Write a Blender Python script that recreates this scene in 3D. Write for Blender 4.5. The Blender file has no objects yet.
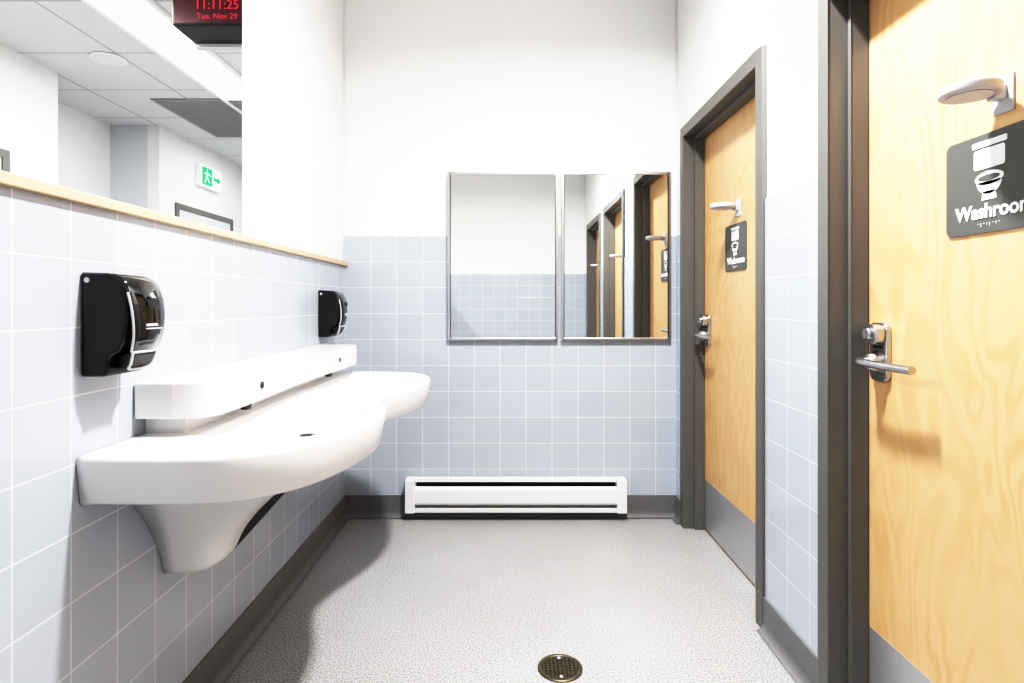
import bpy, math, bmesh
from mathutils import Vector, Matrix
scene = bpy.context.scene
vs_=scene.view_settings
vs_.view_transform = 'Standard'
vs_.look = 'None'
vs_.exposure = 0.0
vs_.gamma = 1.0
try:
    vs_.use_curve_mapping=True
    cm=vs_.curve_mapping
    cm.white_level=(1.8,1.8,1.8)
    c=cm.curves[3]
    for p in [(0.03,0.022),(0.0556,0.050),(0.11,0.130),(0.167,0.262),(0.25,0.47),(0.333,0.65),(0.52,0.90)]:
        c.points.new(*p)
    cm.update()
except Exception as ex:
    print('curve mapping failed',ex); vs_.use_curve_mapping=False

CAMZ=1.21; F=581.0
# ------------------------------------------------------------------ materials
def srgb(r,g,b):
    def c(v):
        v/=255.0
        return v/12.92 if v<=0.04045 else ((v+0.055)/1.055)**2.4
    return (c(r),c(g),c(b),1.0)
def mat(name, col, rough=0.5, metal=0.0, noise=0.0, nscale=20.0, bump=0.0, emis=None, estr=0.0, coat=0.0):
    m=bpy.data.materials.new(name); m.use_nodes=True
    nt=m.node_tree; b=nt.nodes['Principled BSDF']
    b.inputs['Base Color'].default_value=col
    b.inputs['Roughness'].default_value=rough
    b.inputs['Metallic'].default_value=metal
    b.inputs['Coat Weight'].default_value=coat
    if emis:
        b.inputs['Emission Color'].default_value=emis
        b.inputs['Emission Strength'].default_value=estr
    if noise>0 or bump>0:
        tc=nt.nodes.new('ShaderNodeTexCoord')
        n=nt.nodes.new('ShaderNodeTexNoise'); n.inputs['Scale'].default_value=nscale; n.inputs['Detail'].default_value=3
        nt.links.new(tc.outputs['Object'],n.inputs['Vector'])
        if noise>0:
            mx=nt.nodes.new('ShaderNodeMix'); mx.data_type='RGBA'
            mx.inputs[6].default_value=[c*(1-noise) for c in col[:3]]+[1]
            mx.inputs[7].default_value=[min(1,c*(1+noise)) for c in col[:3]]+[1]
            nt.links.new(n.outputs['Fac'],mx.inputs[0]); nt.links.new(mx.outputs[2],b.inputs['Base Color'])
        if bump>0:
            bp=nt.nodes.new('ShaderNodeBump'); bp.inputs['Strength'].default_value=bump; bp.inputs['Distance'].default_value=0.002
            nt.links.new(n.outputs['Fac'],bp.inputs['Height']); nt.links.new(bp.outputs[0],b.inputs['Normal'])
    return m

def grid_mat(name, axes, phase, size, c1, c2, mortar_col, mortar, rough, bump=0.3, coat=0.0):
    m=bpy.data.materials.new(name); m.use_nodes=True
    nt=m.node_tree; b=nt.nodes['Principled BSDF']; b.inputs['Roughness'].default_value=rough
    b.inputs['Coat Weight'].default_value=coat
    g=nt.nodes.new('ShaderNodeNewGeometry'); s=nt.nodes.new('ShaderNodeSeparateXYZ'); c=nt.nodes.new('ShaderNodeCombineXYZ')
    nt.links.new(g.outputs['Position'],s.inputs[0])
    for i,a in enumerate(axes):
        ad=nt.nodes.new('ShaderNodeMath'); ad.operation='SUBTRACT'; ad.inputs[1].default_value=phase[i]-size*40
        nt.links.new(s.outputs['XYZ'.index(a)],ad.inputs[0]); nt.links.new(ad.outputs[0],c.inputs[i])
    br=nt.nodes.new('ShaderNodeTexBrick'); br.offset=0.0; br.squash=1.0
    br.inputs['Scale'].default_value=1.0; br.inputs['Brick Width'].default_value=size; br.inputs['Row Height'].default_value=size
    br.inputs['Mortar Size'].default_value=mortar; br.inputs['Mortar Smooth'].default_value=0.3; br.inputs['Bias'].default_value=0
    br.inputs['Color1'].default_value=c1; br.inputs['Color2'].default_value=c2; br.inputs['Mortar'].default_value=mortar_col
    nt.links.new(c.outputs[0],br.inputs['Vector'])
    nz=nt.nodes.new('ShaderNodeTexNoise'); nz.inputs['Scale'].default_value=9; nt.links.new(g.outputs['Position'],nz.inputs['Vector'])
    nt.links.new(br.outputs['Color'],b.inputs['Base Color'])
    inv=nt.nodes.new('ShaderNodeMath'); inv.operation='MULTIPLY_ADD'; inv.inputs[1].default_value=-1.0
    sc=nt.nodes.new('ShaderNodeMath'); sc.operation='MULTIPLY'; sc.inputs[1].default_value=0.5
    nt.links.new(nz.outputs['Fac'],sc.inputs[0])
    nt.links.new(br.outputs['Fac'],inv.inputs[0]); nt.links.new(sc.outputs[0],inv.inputs[2])
    bp=nt.nodes.new('ShaderNodeBump'); bp.inputs['Strength'].default_value=bump; bp.inputs['Distance'].default_value=0.002
    nt.links.new(inv.outputs[0],bp.inputs['Height']); nt.links.new(bp.outputs[0],b.inputs['Normal'])
    return m
T=0.148; ZT=1.605
tc1=srgb(175,181,190); tc2=srgb(180,186,195); tg=srgb(212,215,218)
M_tile_b=grid_mat('tile_blue_back','XZ',(-0.943,ZT),T,tc1,tc2,tg,0.0023,0.20)
M_tile_s=grid_mat('tile_blue_side','YZ',(3.32,ZT),T,tc1,tc2,tg,0.0023,0.18)
M_ceilt=grid_mat('ceiling_tile','XY',(-1.80,0.5),0.61,srgb(208,208,208),srgb(212,212,212),srgb(165,165,165),0.008,0.9,0.2)
M_wall=mat('paint_white',srgb(235,235,234),0.75,noise=0.01,nscale=4,bump=0.05)
M_wall2=mat('paint_grey',srgb(196,199,204),0.75,noise=0.01,nscale=4)
M_wall3=mat('paint_offwhite',srgb(218,218,217),0.75,noise=0.01,nscale=4)
M_ceil=mat('paint_ceiling',srgb(225,225,223),0.9,noise=0.01)
M_frame=mat('frame_grey_paint',srgb(100,99,96),0.4,noise=0.04,nscale=6)
M_steel=mat('stainless',srgb(200,200,200),0.28,1.0,noise=0.05,nscale=60)
M_kick=mat('kickplate_steel',srgb(195,195,197),0.42,0.75,noise=0.06,nscale=30)
M_chrome=mat('chrome',srgb(215,215,218),0.12,1.0,noise=0.01)
M_mirror=mat('mirror_glass',(0.92,0.94,0.93,1),0.0,1.0)
M_white=mat('solid_surface_white',srgb(228,227,226),0.22,noise=0.006,nscale=30)
M_heat=mat('heater_enamel',srgb(232,232,232),0.4,noise=0.01)
M_dark=mat('dark_slot',srgb(40,40,42),0.6,noise=0.1)
M_shade=mat('shade_dark_grey',srgb(78,78,80),0.6,noise=0.05)  # dark grey puts the shade under the sink into colour
M_black=mat('black_plastic',srgb(14,14,15),0.3,noise=0.1)
M_blackg=mat('black_gloss',srgb(10,10,11),0.05,noise=0.05,coat=1.0)
M_silver=mat('silver_trim',srgb(210,212,215),0.3,0.35,noise=0.02)
M_bronze=mat('drain_bronze',srgb(105,97,78),0.4,0.8,noise=0.15,nscale=80)
M_sign=mat('sign_charcoal',srgb(88,88,85),0.55,noise=0.05,nscale=60)
M_signw=mat('sign_white',srgb(240,240,240),0.6,noise=0.01)
M_led=mat('led_red',srgb(60,0,0),0.5,emis=(1,0.02,0.06,1),estr=0.7,noise=0.01)
M_ledface=mat('led_face',srgb(70,10,22),0.3,noise=0.1)
M_green=mat('exit_green',srgb(0,150,90),0.5,emis=(0.0,0.55,0.25,1),estr=0.4,noise=0.01)
M_exitw=mat('exit_white',srgb(215,225,217),0.5,emis=(0.9,1,0.92,1),estr=0.2,noise=0.01)
M_light=mat('light_diffuser',srgb(250,250,250),0.5,emis=(0.98,0.99,1,1),estr=5.0,noise=0.01)
M_grille=mat('air_grille',srgb(150,150,150),0.6,noise=0.05)
M_plateg=mat('grey_plastic',srgb(190,190,193),0.45,noise=0.02)

def floor_mat():
    m=bpy.data.materials.new('floor_vinyl_speckled'); m.use_nodes=True
    nt=m.node_tree; b=nt.nodes['Principled BSDF']; b.inputs['Roughness'].default_value=0.36
    g=nt.nodes.new('ShaderNodeNewGeometry')
    n=nt.nodes.new('ShaderNodeTexNoise'); n.inputs['Scale'].default_value=200; n.inputs['Detail'].default_value=3
    nt.links.new(g.outputs['Position'],n.inputs['Vector'])
    r=nt.nodes.new('ShaderNodeValToRGB')
    e=r.color_ramp.elements; e[0].position=0.35; e[0].color=srgb(96,96,98); e[1].position=0.62; e[1].color=srgb(204,203,202)
    k=e.new(0.48); k.color=srgb(166,165,164)
    nt.links.new(n.outputs['Fac'],r.inputs[0])
    n2=nt.nodes.new('ShaderNodeTexNoise'); n2.inputs['Scale'].default_value=2.5; n2.inputs['Detail'].default_value=4
    nt.links.new(g.outputs['Position'],n2.inputs['Vector'])
    mx=nt.nodes.new('ShaderNodeMix'); mx.data_type='RGBA'; mx.blend_type='MULTIPLY'; mx.inputs[0].default_value=0.2
    nt.links.new(r.outputs[0],mx.inputs[6]); nt.links.new(n2.outputs['Fac'],mx.inputs[7])
    nt.links.new(mx.outputs[2],b.inputs['Base Color'])
    bp=nt.nodes.new('ShaderNodeBump'); bp.inputs['Strength'].default_value=0.08; bp.inputs['Distance'].default_value=0.001
    nt.links.new(n.outputs['Fac'],bp.inputs['Height']); nt.links.new(bp.outputs[0],b.inputs['Normal'])
    return m
M_floor=floor_mat()
M_cove=mat('cove_base_grey',srgb(114,113,113),0.45,noise=0.35,nscale=200)
def wood_mat(name,ca,cb,cc,vert=True):
    m=bpy.data.materials.new(name); m.use_nodes=True
    nt=m.node_tree; L=nt.links.new; b=nt.nodes['Principled BSDF']; b.inputs['Roughness'].default_value=0.38
    g=nt.nodes.new('ShaderNodeNewGeometry'); mp=nt.nodes.new('ShaderNodeMapping')
    mp.inputs['Scale'].default_value=(1,2.6,0.9) if vert else (2.6,0.4,2)
    L(g.outputs['Position'],mp.inputs['Vector'])
    n=nt.nodes.new('ShaderNodeTexNoise'); n.inputs['Scale'].default_value=1.5; n.inputs['Detail'].default_value=2.5; n.inputs['Roughness'].default_value=0.45; n.inputs['Distortion'].default_value=0.7
    L(mp.outputs[0],n.inputs['Vector'])
    mu=nt.nodes.new('ShaderNodeMath'); mu.operation='MULTIPLY'; mu.inputs[1].default_value=75.0; L(n.outputs['Fac'],mu.inputs[0])
    si=nt.nodes.new('ShaderNodeMath'); si.operation='SINE'; L(mu.outputs[0],si.inputs[0])
    ma=nt.nodes.new('ShaderNodeMath'); ma.operation='MULTIPLY_ADD'; ma.inputs[1].default_value=0.5; ma.inputs[2].default_value=0.5; L(si.outputs[0],ma.inputs[0])
    r=nt.nodes.new('ShaderNodeValToRGB'); e=r.color_ramp.elements
    e[0].position=0.0; e[0].color=ca; e[1].position=0.7; e[1].color=cb
    L(ma.outputs[0],r.inputs[0])
    mp2=nt.nodes.new('ShaderNodeMapping'); mp2.inputs['Scale'].default_value=(1,9,1.0) if vert else (9,1,9)
    L(g.outputs['Position'],mp2.inputs['Vector'])
    n2=nt.nodes.new('ShaderNodeTexNoise'); n2.inputs['Scale'].default_value=14; n2.inputs['Detail'].default_value=5
    L(mp2.outputs[0],n2.inputs['Vector'])
    n3=nt.nodes.new('ShaderNodeTexNoise'); n3.inputs['Scale'].default_value=3.0; n3.inputs['Detail'].default_value=3; L(g.outputs['Position'],n3.inputs['Vector'])
    mx=nt.nodes.new('ShaderNodeMix'); mx.data_type='RGBA'; mx.inputs[7].default_value=cc
    mr=nt.nodes.new('ShaderNodeMapRange'); mr.inputs[1].default_value=0.45; mr.inputs[2].default_value=0.75; mr.inputs[4].default_value=0.55; L(n2.outputs['Fac'],mr.inputs[0])
    L(mr.outputs[0],mx.inputs[0]); L(r.outputs[0],mx.inputs[6])
    mx2=nt.nodes.new('ShaderNodeMix'); mx2.data_type='RGBA'; mx2.inputs[7].default_value=cb
    mr2=nt.nodes.new('ShaderNodeMapRange'); mr2.inputs[1].default_value=0.4; mr2.inputs[2].default_value=0.7; mr2.inputs[4].default_value=0.8; L(n3.outputs['Fac'],mr2.inputs[0])
    L(mr2.outputs[0],mx2.inputs[0]); L(mx.outputs[2],mx2.inputs[6])
    L(mx2.outputs[2],b.inputs['Base Color'])
    return m
M_wood=wood_mat('maple_veneer',srgb(200,159,114),srgb(210,173,130),srgb(205,166,121))
M_ledge=wood_mat('maple_trim',srgb(194,166,132),srgb(206,181,150),srgb(199,172,139),False)

# ------------------------------------------------------------------ mesh builder
class MB:
    def __init__(s): s.v=[]; s.f=[]; s.m=[]; s.mats=[]; s.sm=[]
    def mi(s,m):
        if m not in s.mats: s.mats.append(m)
        return s.mats.index(m)
    def add(s,vs,fs,m,smooth=False):
        o=len(s.v); s.v+= [tuple(v) for v in vs]
        k=s.mi(m)
        for f in fs: s.f.append([i+o for i in f]); s.m.append(k); s.sm.append(smooth)
    def box(s,x0,x1,y0,y1,z0,z1,m):
        vs=[(x,y,z) for x in (x0,x1) for y in (y0,y1) for z in (z0,z1)]
        s.add(vs,[(0,1,3,2),(4,6,7,5),(0,4,5,1),(2,3,7,6),(0,2,6,4),(1,5,7,3)],m)
    def prism(s,prof,axis,a0,a1,m,smooth=False):
        def P(a,p):
            if axis=='x': return (a,p[0],p[1])
            if axis=='y': return (p[0],a,p[1])
            return (p[0],p[1],a)
        n=len(prof); vs=[P(a0,p) for p in prof]+[P(a1,p) for p in prof]
        s.add(vs,[(i,(i+1)%n,n+(i+1)%n,n+i) for i in range(n)],m,smooth)
        s.add(vs,[list(range(n))[::-1],list(range(n,2*n))],m)
    def cyl(s,c,axis,r,h,m,seg=32,r2=None,smooth=True):
        r2=r if r2 is None else r2
        A={'x':Vector((1,0,0)),'y':Vector((0,1,0)),'z':Vector((0,0,1))}[axis]
        U={'x':Vector((0,1,0)),'y':Vector((0,0,1)),'z':Vector((1,0,0))}[axis]; W=A.cross(U); c=Vector(c)
        vs=[c+U*r*math.cos(t)+W*r*math.sin(t) for t in [2*math.pi*i/seg for i in range(seg)]]
        vs+=[c+A*h+U*r2*math.cos(t)+W*r2*math.sin(t) for t in [2*math.pi*i/seg for i in range(seg)]]
        s.add(vs,[(i,(i+1)%seg,seg+(i+1)%seg,seg+i) for i in range(seg)],m,smooth)
        s.add(vs,[list(range(seg))[::-1],list(range(seg,2*seg))],m)
    def obj(s,name,parent=None,bevel=0,segs=2,wn=False):
        me=bpy.data.meshes.new(name); off=Vector(parent['loc']) if parent else Vector((0,0,0))
        me.from_pydata([tuple(Vector(v)-off) for v in s.v],[],s.f)
        for m in s.mats: me.materials.append(m)
        for i,p in enumerate(me.polygons): p.material_index=s.m[i]; p.use_smooth=s.sm[i]
        bm=bmesh.new(); bm.from_mesh(me); bmesh.ops.remove_doubles(bm,verts=bm.verts,dist=1e-6)
        bmesh.ops.recalc_face_normals(bm,faces=bm.faces); bm.to_mesh(me); bm.free()
        o=bpy.data.objects.new(name,me); scene.collection.objects.link(o)
        if parent: o.parent=parent
        if bevel:
            b=o.modifiers.new('bevel','BEVEL'); b.width=bevel; b.segments=segs; b.limit_method='ANGLE'; b.angle_limit=math.radians(40)
        return o
def empty(name,loc):
    e=bpy.data.objects.new(name,None); e.location=loc; e['loc']=list(loc); e.empty_display_size=0.1
    scene.collection.objects.link(e); return e
def catmull(pts,n,closed=False):
    out=[]; N=len(pts); rng=N if closed else N-1
    for i in range(rng):
        g=lambda k: Vector(pts[k%N]) if closed else Vector(pts[max(0,min(N-1,k))])
        p0,p1,p2,p3=g(i-1),g(i),g(i+1),g(i+2)
        for j in range(n):
            t=j/n
            out.append(0.5*((2*p1)+(p2-p0)*t+(2*p0-5*p1+4*p2-p3)*t*t+(3*p1-p0-3*p2+p3)*t**3))
    if not closed: out.append(Vector(pts[-1]))
    return out
def tube(name,pts,r,m,parent,n=6,closed=False):
    cu=bpy.data.curves.new(name,'CURVE'); cu.dimensions='3D'; cu.bevel_depth=r; cu.bevel_resolution=3
    off=Vector(parent['loc'])
    sp=cu.splines.new('POLY'); P=catmull(pts,n,closed); sp.points.add(len(P)-1)
    for i,p in enumerate(P): q=p-off; sp.points[i].co=(q.x,q.y,q.z,1)
    sp.use_cyclic_u=closed; cu.use_fill_caps=True; cu.materials.append(m)
    o=bpy.data.objects.new(name,cu); scene.collection.objects.link(o); o.parent=parent
    dg=bpy.context.evaluated_depsgraph_get(); me=bpy.data.meshes.new_from_object(o.evaluated_get(dg)); 
    bpy.data.objects.remove(o)
    for p in me.polygons: p.use_smooth=True
    o=bpy.data.objects.new(name,me); scene.collection.objects.link(o); o.parent=parent
    return o
def text(name,body,size,mtx,m,parent,ext=0.0006,align='CENTER',bold=0.0):
    cu=bpy.data.curves.new(name,'FONT'); cu.body=body; cu.size=size; cu.extrude=ext; cu.align_x=align; cu.align_y='CENTER'; cu.offset=bold
    o=bpy.data.objects.new(name,cu); scene.collection.objects.link(o)
    dg=bpy.context.evaluated_depsgraph_get(); me=bpy.data.meshes.new_from_object(o.evaluated_get(dg)); bpy.data.objects.remove(o)
    me.transform(mtx); me.transform(Matrix.Translation(-Vector(parent['loc'])))
    me.materials.clear(); me.materials.append(m)
    o=bpy.data.objects.new(name,me); scene.collection.objects.link(o); o.parent=parent
    return o
def frame_mtx(origin,u,v):
    u=Vector(u); v=Vector(v); w=u.cross(v)
    M=Matrix.Identity(4)
    for i in range(3): M[i][0]=u[i]; M[i][1]=v[i]; M[i][2]=w[i]; M[i][3]=origin[i]
    return M

# ------------------------------------------------------------------ room shell
XL=-0.943; XR=0.949; YB=3.32; YR=-0.8; ZC=3.0; ZC2=2.75; YE=6.6; XO=-3.0
b=MB(); b.box(-4.0,1.35,YR-0.1,YE+0.1,-0.1,0.0,M_floor); b.obj('floor')
b=MB(); b.box(-1.06,1.3,YR,YB,ZC,ZC+0.1,M_ceil); b.obj('ceiling')
b=MB(); b.box(-4.0,-1.06,YR,YE,ZC2,ZC2+0.1,M_ceilt); b.obj('ceiling_corridor')
b=MB(); b.box(-1.06,1.3,YB+0.008,YB+0.12,0,ZC,M_wall); b.box(XL-0.004,XR+0.004,YB,YB+0.008,0.1,ZT,M_tile_b); b.obj('wall_back')
b=MB(); b.box(-4.0,1.3,YR-0.12,YR-0.008,0,ZC,M_wall); b.box(XL,XR,YR-0.008,YR,0.1,ZT,M_tile_b); b.obj('wall_rear')
b=MB(); b.box(-1.06,XL-0.008,YR,YB,0,1.432,M_wall); b.box(XL-0.008,XL,YR,YB,0.1,1.432,M_tile_s)
YC=2.30
b.box(-1.06,-0.95,YC,YB+0.0,1.456,ZC,M_wall)
b.box(-1.06,-0.95,YR,YC,2.72,ZC,M_wall); b.obj('wall_left')
b=MB(); b.box(-1.085,-0.925,YR,YB-0.001,1.432,1.456,M_ledge); b.obj('trim_1',bevel=0.003)
doors=[(2.16,3.204),(0.73,1.773),(-0.54,0.50)]
b=MB(); DH=2.18
ys=[(3.204,YB),(1.773,2.16),(0.50,0.73),(YR,-0.54)]
for (a,c) in ys:
    b.box(XR+0.008,XR+0.16,a,c,0,ZC,M_wall); b.box(XR,XR+0.008,a,c,0.1,ZT,M_tile_s)
for (a,c) in doors: b.box(XR+0.008,XR+0.16,a,c,DH,ZC,M_wall)
b.obj('wall_right')
def coveprof():
    pr=[(0,0.0)]
    for i in range(9):
        t=i/8*math.pi/2
        pr.append((0.035-0.027*math.sin(t), 0.003+0.035*(1-math.cos(t))))
    return pr+[(0.008,0.125),(0,0.125)]
b=MB(); b.prism([(XL+p[0],p[1]) for p in coveprof()],'y',YR,YB,M_cove); b.obj('baseboard_left')
b=MB(); b.prism([(YB-p[0],p[1]) for p in coveprof()],'x',XL,XR,M_cove); b.obj('baseboard_back')
b=MB()
for (a,c) in ys: b.prism([(XR-p[0],p[1]) for p in coveprof()],'y',a,c,M_cove)
b.obj('baseboard_right')

# corridor beyond opening
b=MB()
b.box(XO-0.1,XO,YR,3.856,0,ZC2,M_wall3)
b.box(XO-0.55,XO-0.42,3.7,4.97,0,ZC2,M_wall3); b.box(XO-0.42,XO-0.1,3.756,3.856,0,ZC2,M_wall3)
b.box(XO-0.42,XO-0.1,4.97,5.07,0,ZC2,M_wall2)
b.box(XO-0.1,XO,4.97,YE,0,ZC2,M_wall3)
b.obj('wall_corridor_left')
b=MB(); b.box(-4,-1.06,YE,YE+0.1,0,ZC2,M_wall); b.obj('wall_corridor_end')
b=MB(); b.box(-1.16,-1.06,YB+0.12,YE,0,ZC2,M_wall); b.obj('wall_corridor_right')

def cdoor(name,y0,y1):
    e=empty(name,(XO,(y0+y1)/2,0))
    b=MB(); h=2.13
    b.box(XO,XO+0.015,y0,y0+0.05,0,h,M_frame); b.box(XO,XO+0.015,y1-0.05,y1,0,h,M_frame); b.box(XO,XO+0.015,y0+0.05,y1-0.05,h-0.05,h,M_frame)
    b.obj('frame',e)
    b=MB(); b.box(XO+0.001,XO+0.006,y0+0.05,y1-0.05,0.01,h-0.05,M_wall2); b.obj('leaf',e)
cdoor('door_4',2.42,3.47); cdoor('door_5',5.2,6.27)

e=empty('ceiling_light_trough',(-1.97,2.6,ZC2))
b=MB(); b.box(-2.11,-1.83,0.3,4.7,ZC2-0.010,ZC2-0.004,M_light); b.obj('diffuser',e)
b=MB()
b.box(-2.14,-2.11,0.27,4.73,ZC2-0.02,ZC2,M_heat); b.box(-1.83,-1.80,0.27,4.73,ZC2-0.02,ZC2,M_heat)
b.box(-2.11,-1.83,0.27,0.3,ZC2-0.02,ZC2,M_heat); b.box(-2.11,-1.83,4.7,4.73,ZC2-0.02,ZC2,M_heat); b.obj('housing',e)
e=empty('air_return_grille',(-2.3,4.8,ZC2))
b=MB(); b.box(-2.68,-1.95,4.33,5.3,ZC2-0.012,ZC2-0.001,M_grille); 
for i in range(28): b.box(-2.65,-1.98,4.36+i*0.033,4.37+i*0.033,ZC2-0.016,ZC2-0.012,M_grille)
b.obj('louvres',e)
e=empty('ceiling_speaker',(-2.5,3.62,ZC2))
b=MB(); b.cyl((-2.5,3.62,ZC2-0.012),'z',0.1,0.011,M_ceil,40); b.obj('rim',e,bevel=0.004)
b=MB(); b.cyl((-2.5,3.62,ZC2-0.014),'z',0.08,0.002,M_wall3,40); b.obj('mesh_cover',e)

e=empty('exit_sign',(XO,5.73,2.46))
b=MB(); b.box(XO,XO+0.05,5.54,5.95,2.355,2.565,M_exitw); b.obj('case',e,bevel=0.006)
b=MB(); x=XO+0.0515
b.box(XO+0.05,x,5.57,5.75,2.375,2.545,M_green); b.obj('green_panel',e)
b=MB(); x2=x+0.001
def fl(poly): b.add([(x2,y,z) for y,z in poly],[list(range(len(poly)))],M_exitw)
fl([(5.66+0.012*math.cos(t),2.525+0.012*math.sin(t)) for t in [i*math.pi/6 for i in range(12)]])
fl([(5.65,2.51),(5.675,2.505),(5.67,2.455),(5.64,2.46)]); fl([(5.64,2.46),(5.665,2.455),(5.62,2.39),(5.605,2.40)])
fl([(5.65,2.46),(5.67,2.455),(5.71,2.41),(5.695,2.40)]); fl([(5.675,2.50),(5.67,2.485),(5.72,2.47),(5.72,2.485)])
fl([(5.65,2.51),(5.65,2.49),(5.61,2.47),(5.605,2.485)]); b.obj('running_man',e)
b=MB(); b.add([(x,5.78,2.445),(x,5.78,2.475),(x,5.86,2.475),(x,5.86,2.50),(x,5.92,2.46),(x,5.86,2.42),(x,5.86,2.445)],[range(7)],M_green); b.obj('arrow',e)

e=empty('led_wall_clock',(-1.33,2.8,2.6))
b=MB(); b.box(-1.56,-1.14,2.68,2.91,2.50,2.735,M_black); b.obj('housing',e,bevel=0.006)
b=MB(); b.box(-1.55,-1.15,2.676,2.68,2.51,2.725,M_ledface); b.obj('face',e)
b=MB(); b.box(-1.40,-1.25,2.75,2.85,2.735,ZC2,M_black); b.obj('ceiling_bracket',e)
b=MB(); b.box(-1.56,-1.14,2.87,2.91,2.485,2.50,M_plateg); b.obj('back_lip',e)
text('time_digits','11:11:25',0.060,frame_mtx((-1.35,2.6755,2.592),(1,0,0),(0,0,1)),M_led,e,bold=0.0004)
text('date_digits','Tue. Nov 29',0.037,frame_mtx((-1.35,2.6755,2.54),(1,0,0),(0,0,1)),M_led,e,bold=0.0)

# ------------------------------------------------------------------ washroom doors
XF=0.937; XLf=1.049
def washdoor(name,y0,y1):
    e=empty(name,(XR,(y0+y1)/2,0)); fw=0.06; H=DH
    b=MB()
    g=0.0005
    for (a,c) in ((y0+g,y0+fw),(y1-fw,y1-g)):
        b.box(XF,XR+0.155,a,c,0.0,H-g,M_frame)
    b.box(XF,XR+0.155,y0+fw,y1-fw,H-fw,H-g,M_frame)
    b.obj('frame',e,bevel=0.003)
    b=MB(); x0,x1=0.995,XLf-0.002
    b.box(x0,x1,y0+fw,y0+fw+0.018,0,H-fw,M_frame); b.box(x0,x1,y1-fw-0.018,y1-fw,0,H-fw,M_frame)
    b.box(x0,x1,y0+fw+0.018,y1-fw-0.018,H-fw-0.018,H-fw,M_frame); b.obj('stop',e,bevel=0.002)
    b=MB(); b.box(XLf,XLf+0.045,y0+fw+0.003,y1-fw-0.003,0.008,H-fw-0.003,M_wood); b.obj('leaf',e)
    b=MB(); b.box(XLf-0.0015,XLf,y0+fw+0.03,y1-fw-0.02,0.012,0.275,M_kick); b.obj('kick_plate',e)
    ym=(y0+y1)/2+0.015
    us,vs=0.25,0.218; zc=1.478
    def rr(cu,cv,w,h,r,n=6):
        P=[]
        for (sx,sy,a0) in ((1,1,0),(-1,1,90),(-1,-1,180),(1,-1,270)):
            for i in range(n+1):
                a=math.radians(a0+90*i/n); P.append((cu+sx*(w/2-r)+r*math.cos(a),cv+sy*(h/2-r)+r*math.sin(a)))
        return P
    b=MB(); b.prism([(ym-u,zc+v) for u,v in rr(0,0,us,vs,0.018)],'x',XLf-0.004,XLf-0.0002,M_sign); b.obj('washroom_sign_plate',e)
    b=MB(); xa,xb=XLf-0.0052,XLf-0.004
    def pl(P,m=M_signw,xa=xa,xb=xb): b.prism([(ym-u,zc+v) for u,v in P],'x',xa,xb,m)
    pl(rr(0,0.054,0.082,0.044,0.006)); pl(rr(0,0.0870,0.092,0.013,0.003))
    ell=lambda cu,cv,a,c,t0=0,t1=360,n=32:[(cu+a*math.cos(math.radians(t0+(t1-t0)*i/n)),cv+c*math.sin(math.radians(t0+(t1-t0)*i/n))) for i in range(n if t1-t0==360 else n+1)]
    pl(ell(0,0.010,0.038,0.015)); pl(ell(0,0.003,0.033,0.028,180,360))
    pl([(-0.016,-0.018),(0.016,-0.018),(0.020,-0.037),(-0.020,-0.037)])
    pl(ell(0,0.011,0.029,0.0070),M_sign,xa-0.0006,xa)
    b.obj('toilet_pictogram',e)
    text('washroom_text','Washroom',0.044,frame_mtx((XLf-0.0048,ym-0.008,zc-0.062),(0,-1,0),(0,0,1)),M_signw,e,bold=0.0012)
    b=MB()
    for i,d in enumerate([1,3,1,2,3,1,2,1]):
        for j in range(d):
            b.cyl((XLf-0.0052,ym+0.03-i*0.008,zc-0.088-j*0.003),'x',0.001,0.0012,M_signw,8)
    b.obj('braille',e)
    yd=(y0+y1)/2-0.020; zd=1.662
    b=MB(); b.box(XLf-0.005,XLf,yd-0.026,yd+0.026,zd-0.045,zd+0.034,M_plateg)
    b.box(XLf-0.03,XLf-0.005,yd-0.012,yd+0.012,zd-0.018,zd+0.012,M_plateg); b.obj('indicator_bracket',e,bevel=0.002)
    b=MB(); b.cyl((0.975,yd,zd-0.010),'z',0.056,0.022,M_plateg,48); b.obj('indicator_disc',e,bevel=0.006,segs=3)
    b=MB(); b.cyl((0.975,yd,zd-0.012),'z',0.042,0.002,M_plateg,48); b.obj('disc_lens',e)
    # lockset
    yl=y1-fw-0.078
    b=MB(); b.prism([(yl-p[0],1.078+p[1]) for p in rr(0,0,0.078,0.165,0.020)],'x',XLf-0.014,XLf,M_steel)
    b.prism([(yl-p[0],1.128+p[1]) for p in rr(0,0,0.070,0.056,0.024)],'x',XLf-0.040,XLf-0.014,M_steel); b.obj('lock_body',e,bevel=0.004)
    b=MB(); b.cyl((XLf-0.048,yl,1.050),'x',0.020,0.034,M_steel,28,0.034)
    b.cyl((XLf-0.050,yl,1.130),'x',0.014,0.010,M_steel,28,0.018)
    b.obj('lock_rose',e)
    b=MB(); b.box(XLf-0.056,XLf-0.050,yl-0.003,yl+0.003,1.117,1.143,M_steel); b.box(XLf-0.0145,XLf-0.0138,yl-0.022,yl+0.022,1.088,1.097,M_dark); b.obj('privacy_turn',e)
    tube('lever',[(XLf-0.040,yl,1.052),(XLf-0.062,yl+0.002,1.052),(XLf-0.070,yl-0.004,1.052),(XLf-0.073,yl-0.05,1.051),(XLf-0.072,yl-0.12,1.050),(XLf-0.066,yl-0.215,1.049)],0.0110,M_steel,e)
    return e
for i,(a,c) in enumerate(doors): washdoor('door_%d'%(i+1),a,c)

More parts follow.
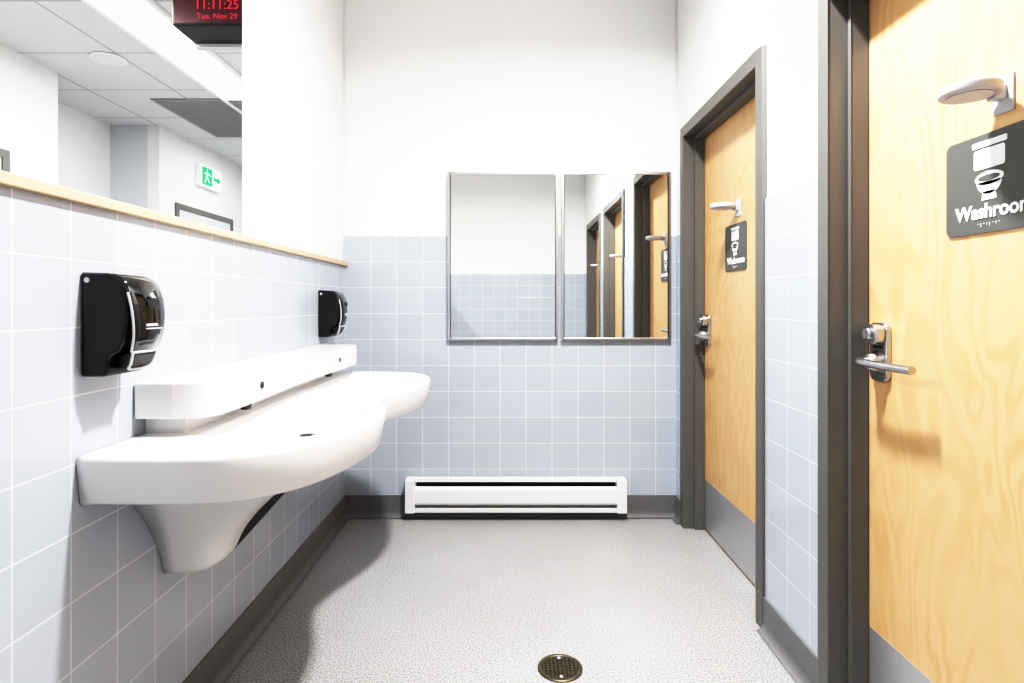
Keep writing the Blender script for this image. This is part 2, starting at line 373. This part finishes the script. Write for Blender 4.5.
# ------------------------------------------------------------------ mirrors
def mirror(x0,x1):
    z0,z1=1.01,1.964; e=empty('wall_mirror',((x0+x1)/2,YB,(z0+z1)/2)); w=0.015; y=YB-0.03
    b=MB(); b.box(x0,x0+w,y,YB-0.0005,z0,z1,M_steel); b.box(x1-w,x1,y,YB-0.0005,z0,z1,M_steel)
    b.box(x0+w,x1-w,y,YB-0.0005,z0,z0+w,M_steel); b.box(x0+w,x1-w,y,YB-0.0005,z1-w,z1,M_steel); b.obj('frame',e,bevel=0.003)
    b=MB(); b.box(x0+w,x1-w,y+0.006,y+0.012,z0+w,z1-w,M_mirror); b.obj('glass',e)
mirror(-0.354,0.274); mirror(0.291,0.914)

# ------------------------------------------------------------------ heater
e=empty('baseboard_heater',(0.033,YB,0.06))
x0,x1=-0.586,0.653; Y=YB-0.008
b=MB(); b.box(x0+0.02,x1-0.02,Y-0.006,Y,0.05,0.232,M_heat)
b.prism([(Y-0.006,0.232),(Y-0.006,0.226),(Y-0.030,0.224),(Y-0.033,0.212),(Y-0.036,0.212),(Y-0.033,0.230)],'x',x0+0.02,x1-0.02,M_heat)
b.prism([(Y-0.052,0.192),(Y-0.070,0.182),(Y-0.074,0.172),(Y-0.074,0.105),(Y-0.066,0.092),(Y-0.063,0.094),(Y-0.071,0.106),(Y-0.071,0.171),(Y-0.067,0.179),(Y-0.050,0.189)],'x',x0+0.02,x1-0.02,M_heat)
b.box(x0+0.02,x1-0.02,Y-0.068,Y-0.006,0.05,0.056,M_heat); b.prism([(Y-0.068,0.05),(Y-0.074,0.055),(Y-0.074,0.078),(Y-0.070,0.078),(Y-0.068,0.056)],'x',x0+0.02,x1-0.02,M_heat)
b.obj('cabinet',e)
b=MB(); b.box(x0,x0+0.055,Y-0.078,Y,0.048,0.234,M_heat); b.box(x1-0.055,x1,Y-0.078,Y,0.048,0.234,M_heat); b.obj('end_caps',e,bevel=0.004)
b=MB()
for i in range(110): xx=x0+0.07+i*(x1-x0-0.14)/109; b.box(xx,xx+0.001,Y-0.055,Y-0.012,0.085,0.165,M_silver)
b.cyl((x0+0.05,Y-0.033,0.125),'x',0.008,x1-x0-0.1,M_dark,12); b.box(x0+0.05,x1-0.05,Y-0.0075,Y-0.006,0.07,0.22,M_dark); b.obj('fin_element',e)

# ------------------------------------------------------------------ floor drain
dx,dy=0.167,1.935
e=empty('floor_drain',(dx,dy,0)); R=0.075
b=MB(); b.cyl((dx,dy,0.0005),'z',R-0.006,0.001,M_dark,48); b.obj('sump',e)
b=MB(); n=48
ri,ro=R-0.014,R
vs=[];fs=[]
for rad,z in ((ro,0.0005),(ro-0.002,0.005),(ri,0.005),(ri,0.0005)):
    vs+=[(dx+rad*math.cos(2*math.pi*i/n),dy+rad*math.sin(2*math.pi*i/n),z) for i in range(n)]
for k in range(3): fs+=[(k*n+i,k*n+(i+1)%n,(k+1)*n+(i+1)%n,(k+1)*n+i) for i in range(n)]
b.add(vs,fs,M_bronze,True)
for i in range(-4,5):
    o=i*0.0135; L=math.sqrt(max(0,ri*ri-o*o))
    b.box(dx+o-0.0022,dx+o+0.0022,dy-L,dy+L,0.001,0.0045,M_bronze); b.box(dx-L,dx+L,dy+o-0.0022,dy+o+0.0022,0.001,0.0045,M_bronze)
b.cyl((dx,dy-0.05,0.0045),'z',0.006,0.001,M_silver,16)
b.cyl((dx,dy+0.05,0.0045),'z',0.006,0.001,M_silver,16)
b.obj('grate',e)

# ------------------------------------------------------------------ sink
S=empty('double_station_sink',(XL,2.08,0.88))
ctrl=[(0.20,1.256),(0.33,1.276),(0.45,1.370),(0.522,1.53),(0.555,1.72),(0.540,1.89),(0.495,2.02),(0.476,2.10),(0.500,2.20),(0.562,2.36),(0.590,2.54),(0.562,2.72),(0.47,2.85),(0.30,2.90),(0.20,2.905)]
curve=[Vector(p) for p in catmull(ctrl,12)]
o0=0.002
out=[Vector((o0+0.198*i/10,1.260-0.004*math.sin(i/10*math.pi/2))) for i in range(10)]+curve+[Vector((0.20-0.198*i/10,2.905)) for i in range(1,11)]
edge_only=[p.copy() for p in out]
nb=90
out+= [Vector((o0,2.905-(2.905-1.260)*i/nb)) for i in range(1,nb)]
N=len(out)
def nrm(i):
    t=out[(i+1)%N]-out[(i-1)%N]; return Vector((t.y,-t.x)).normalized()
nr=[nrm(i) for i in range(N)]
def spine(p): return Vector((0.27,min(2.60,max(1.56,p.y))))
def sm(a,b_,x):
    t=max(0,min(1,(x-a)/(b_-a))); return t*t*(3-2*t)
DR=Vector((0.29,1.86))
def zh(p):
    d=min((p-q).length for q in edge_only)
    ms=[d-0.050,(p.x-0.15)*1.0,(p.y-1.45)*0.8,(2.82-p.y)*0.8]
    kk=80; m=-math.log(sum(math.exp(-kk*v) for v in ms))/kk
    z=0.88-0.074*sm(-0.002,0.034,m)-0.012*sm(0.03,0.16,m)
    z-=0.005*math.exp(-((p-DR).length/0.06)**2)*sm(0.0,0.06,m)
    return z
rings=[]
def ring_off(ins,z):
    return [(out[i].x-(nr[i].x*ins if out[i].x>o0+1e-4 else 0),out[i].y-nr[i].y*ins*(1 if out[i].x>o0+1e-4 else 1),z) for i in range(N)]
def ring_s(base_ins,s,zf):
    r=[]
    for i in range(N):
        p=Vector(ring_off_cache[i][:2]); q=p+(spine(p)-p)*s; r.append((q.x,q.y,zf(q)))
    return r
sgn = 1 if (nr[30].x>0) else -1
nr=[n_*sgn for n_ in nr]
zb=0.768
for s_ in (1.0,0.6,0.3): 
    ring_off_cache=ring_off(0.03,zb); rings.append(ring_s(0,s_,lambda q:zb))
rings.append(ring_off(0.03,zb)); rings.append(ring_off(0.021,zb+0.003)); rings.append(ring_off(0.016,zb+0.010))
rings.append(ring_off(0.006,0.83)); rings.append(ring_off(0.0,0.868))
for a in (30,60,80): 
    rings.append(ring_off(0.012*(1-math.cos(math.radians(a))),0.868+0.012*math.sin(math.radians(a))))
ring_off_cache=ring_off(0.013,0.88)
NR=56
for k in range(NR+1): rings.append(ring_s(0,k/NR,zh))
vs=[(XL+p[0],p[1],p[2]) for r in rings for p in r]
fs=[]
for k in range(len(rings)-1):
    for i in range(N): fs.append((k*N+i,k*N+(i+1)%N,(k+1)*N+(i+1)%N,(k+1)*N+i))
b=MB(); b.add(vs,fs,M_white,True); bas=b.obj('basin',S)
bm=bmesh.new(); bm.from_mesh(bas.data); bmesh.ops.remove_doubles(bm,verts=bm.verts,dist=1e-4); bmesh.ops.dissolve_degenerate(bm,edges=bm.edges,dist=1e-5); bmesh.ops.recalc_face_normals(bm,faces=bm.faces); bm.to_mesh(bas.data); bm.free()
zd=zh(DR)+0.001
b=MB(); b.cyl((XL+DR.x,DR.y,zd),'z',0.034,0.003,M_chrome,32,0.031); b.obj('drain_flange',S)
b=MB(); b.cyl((XL+DR.x,DR.y,zd+0.003),'z',0.019,0.0006,M_dark,24); b.obj('drain_strainer',S)
so=[(0.002,1.452),(0.10,1.450),(0.150,1.459),(0.182,1.487),(0.195,1.55),(0.198,1.70),(0.190,1.95),(0.186,2.14),(0.190,2.33),(0.200,2.56),(0.203,2.76),(0.195,2.83),(0.17,2.86),(0.10,2.865),(0.002,2.865)]
sc=[(so[0])]+[tuple(p) for p in catmull(so[1:-1],5)]+[so[-1]]
b=MB(); b.prism([(XL+p[0],p[1]) for p in sc],'z',0.924,1.016,M_white); b.obj('spray_shelf',S,bevel=0.006,segs=3)
b=MB(); b.prism([(XL+p[0],p[1]) for p in [(0.002,1.50),(0.105,1.50),(0.105,2.82),(0.002,2.82)]],'z',0.876,0.926,M_white); b.obj('shelf_riser',S)
b=MB()
for yy in (1.745,2.54):
    b.cyl((XL+0.192,yy,0.970),'x',0.011,0.0090,M_black,20)
    b.cyl((XL+0.192,yy-0.0,0.970),'x',0.006,0.0098,M_blackg,20)
b.obj('sensor_eyes',S)
b=MB()
for yy in (1.745,2.54):
    b.cyl((XL+0.150,yy,0.898),'z',0.014,0.027,M_black,20,0.020)
b.obj('spout_nozzles',S)
# dark triangular plates under the basin, standing in for shade by the trap cover
bp_=[(XL+0.001,0.40),(XL+0.03,0.40),(XL+0.34,0.745),(XL+0.34,0.767),(XL+0.001,0.767)]
b=MB(); b.prism(bp_,'y',1.90,1.92,M_shade); b.prism(bp_,'y',2.62,2.64,M_shade); b.obj('shade_plates',S)
b=MB(); secs=[]
def lerp(a,c,t): return a+(c-a)*t
K=18; n=28
for k in range(K+1):
    t=k/K; z=lerp(0.771,0.475,t)
    q=(1-t)**1.7
    o=lerp(0.13,0.42,q); ya=lerp(1.575,1.39,q); yb_=lerp(1.79,1.94,q)
    if t>0.9: 
        sh=0.012*((t-0.9)/0.1)**2; o-=sh; ya+=sh; yb_-=sh
    ym=(ya+yb_)/2; hw=(yb_-ya)/2
    sec=[]
    for i in range(n+1):
        a=-math.pi/2+math.pi*i/n; ex=0.62
        c_=max(0,math.cos(a)); s__=math.sin(a)
        sec.append((XL+0.002+o*(c_**ex),ym+hw*math.copysign(abs(s__)**0.7,s__),z))
    secs.append(sec)
vs=[p for s_ in secs for p in s_]; w=n+1; fs=[]
for k in range(K):
    for i in range(n): fs.append((k*w+i,k*w+i+1,(k+1)*w+i+1,(k+1)*w+i))
    fs.append((k*w+n,k*w,(k+1)*w,(k+1)*w+n))
b.add(vs,fs,M_white,True); b.add(secs[-1],[list(range(w))],M_white); b.obj('trap_cover',S)

# ------------------------------------------------------------------ soap dispensers
def dispenser(y0):
    y1=y0+0.135; e=empty('soap_dispenser',(XL,(y0+y1)/2,1.165))
    X=lambda o: XL+o
    b=MB(); pr=[(0,1.052),(0.052,1.052),(0.058,1.060),(0.060,1.095),(0.082,1.108),(0.094,1.13),(0.102,1.17),(0.102,1.215),(0.094,1.25),(0.078,1.272),(0.055,1.281),(0,1.283)]
    b.prism([(X(o+0.0008),z) for o,z in pr],'y',y0,y1,M_black); b.obj('body',e,bevel=0.006,segs=3)
    cols=14; vs=[]; fs=[]
    cover=[(0.070,1.280),(0.088,1.268),(0.101,1.248),(0.110,1.215),(0.113,1.18),(0.112,1.15),(0.107,1.125),(0.098,1.104)]
    cp=catmull([(p[0],p[1],0) for p in cover],3); rows=len(cp)
    ym=(y0+y1)/2
    for r,p in enumerate(cp):
        t=r/(rows-1); hw=lerp(0.064,0.044,max(0,(t-0.35)/0.65)**1.5)
        for c in range(cols+1):
            u=-1+2*c/cols
            vs.append((X(p.x+0.009-0.012*abs(u)**2.5),ym+hw*u,p.y))
    for r in range(rows-1):
        for c in range(cols): i=r*(cols+1)+c; fs.append((i,i+1,i+cols+2,i+cols+1))
    b=MB(); b.add(vs,fs,M_blackg,True); cv=b.obj('cover',e)
    so_=cv.modifiers.new('thick','SOLIDIFY'); so_.thickness=0.006
    def edge(u,r):
        p=cp[r]; t=r/(rows-1); hw=lerp(0.064,0.044,max(0,(t-0.35)/0.65)**1.5)
        return (X(p.x+0.009-0.012*abs(u)**2.5+0.001),ym+hw*u,p.y)
    path=[edge(-1,r) for r in range(7,rows-1,3)]+[edge(-0.95,rows-1)]+[edge(-0.5,rows-1),edge(0,rows-1),edge(0.5,rows-1)]+[edge(0.95,rows-1)]+[edge(1,r) for r in range(rows-2,6,-3)]
    tube('trim_silver',path,0.0028,M_silver,e,4)
    b=MB(); b.prism([(X(0.060),1.098),(X(0.098),1.108),(X(0.104),1.100),(X(0.092),1.074),(X(0.078),1.066),(X(0.060),1.066)],'y',ym-0.040,ym+0.040,M_black); 
    b.obj('chute',e,bevel=0.005,segs=3)
    tube('chute_trim',[(X(0.100),ym-0.042,1.104),(X(0.093),ym-0.040,1.078),(X(0.082),ym-0.03,1.066),(X(0.080),ym,1.063),(X(0.082),ym+0.03,1.066),(X(0.093),ym+0.040,1.078),(X(0.100),ym+0.042,1.104)],0.0035,M_silver,e,4)
    b=MB(); b.box(X(0.1205),X(0.1232),ym-0.030,ym+0.030,1.155,1.158,M_silver); b.box(X(0.1205),X(0.1232),ym-0.030,ym+0.012,1.162,1.168,M_silver); b.obj('label',e)
    b=MB(); b.prism([(ym+0.022*math.cos(t),1.215+0.011*math.sin(t)) for t in [i*math.pi/12 for i in range(24)]],'x',X(0.116),X(0.1212),M_dark); b.obj('level_window',e)
    b=MB(); b.cyl((X(0.015),y0-0.001,1.265),'y',0.006,0.002,M_silver,16); b.obj('lock_button',e)
dispenser(1.274); dispenser(2.854)

# ------------------------------------------------------------------ lights
def area(name,loc,sx,sy,power,col=(0.995,0.993,1.0),spread=180):
    l=bpy.data.lights.new(name,'AREA'); l.shape='RECTANGLE'; l.size=sx; l.size_y=sy; l.energy=power; l.color=col; l.spread=math.radians(spread)
    o=bpy.data.objects.new(name,l); o.location=loc; scene.collection.objects.link(o); return o
e=empty('ceiling_light',(0.32,1.50,ZC))
b=MB(); b.box(0.17,0.47,1.35,1.65,ZC-0.03,ZC-0.001,M_heat); b.obj('housing',e,bevel=0.004)
b=MB(); b.box(0.19,0.45,1.37,1.63,ZC-0.034,ZC-0.030,M_light); b.obj('diffuser',e)
area('washroom_luminaire_lamp',(0.32,1.50,ZC-0.04),0.14,0.14,110,spread=165)
area('trough_lamp',(-1.97,2.5,ZC2-0.03),0.20,4.3,92)
area('corridor_lamp',(-2.2,5.7,ZC2-0.03),0.6,0.6,16)

w=bpy.data.worlds.new('world'); scene.world=w; w.use_nodes=True
w.node_tree.nodes['Background'].inputs[0].default_value=(1,1,1,1); w.node_tree.nodes['Background'].inputs[1].default_value=0.3

# ------------------------------------------------------------------ camera
cam=bpy.data.cameras.new('camera'); co=bpy.data.objects.new('camera',cam); scene.collection.objects.link(co)
cam.sensor_width=36; cam.lens=F/1024*36; cam.shift_x=0.002; cam.shift_y=-0.0356; cam.clip_start=0.02
co.location=(0,0,CAMZ); co.rotation_euler=(math.pi/2,0,0)
scene.camera=co
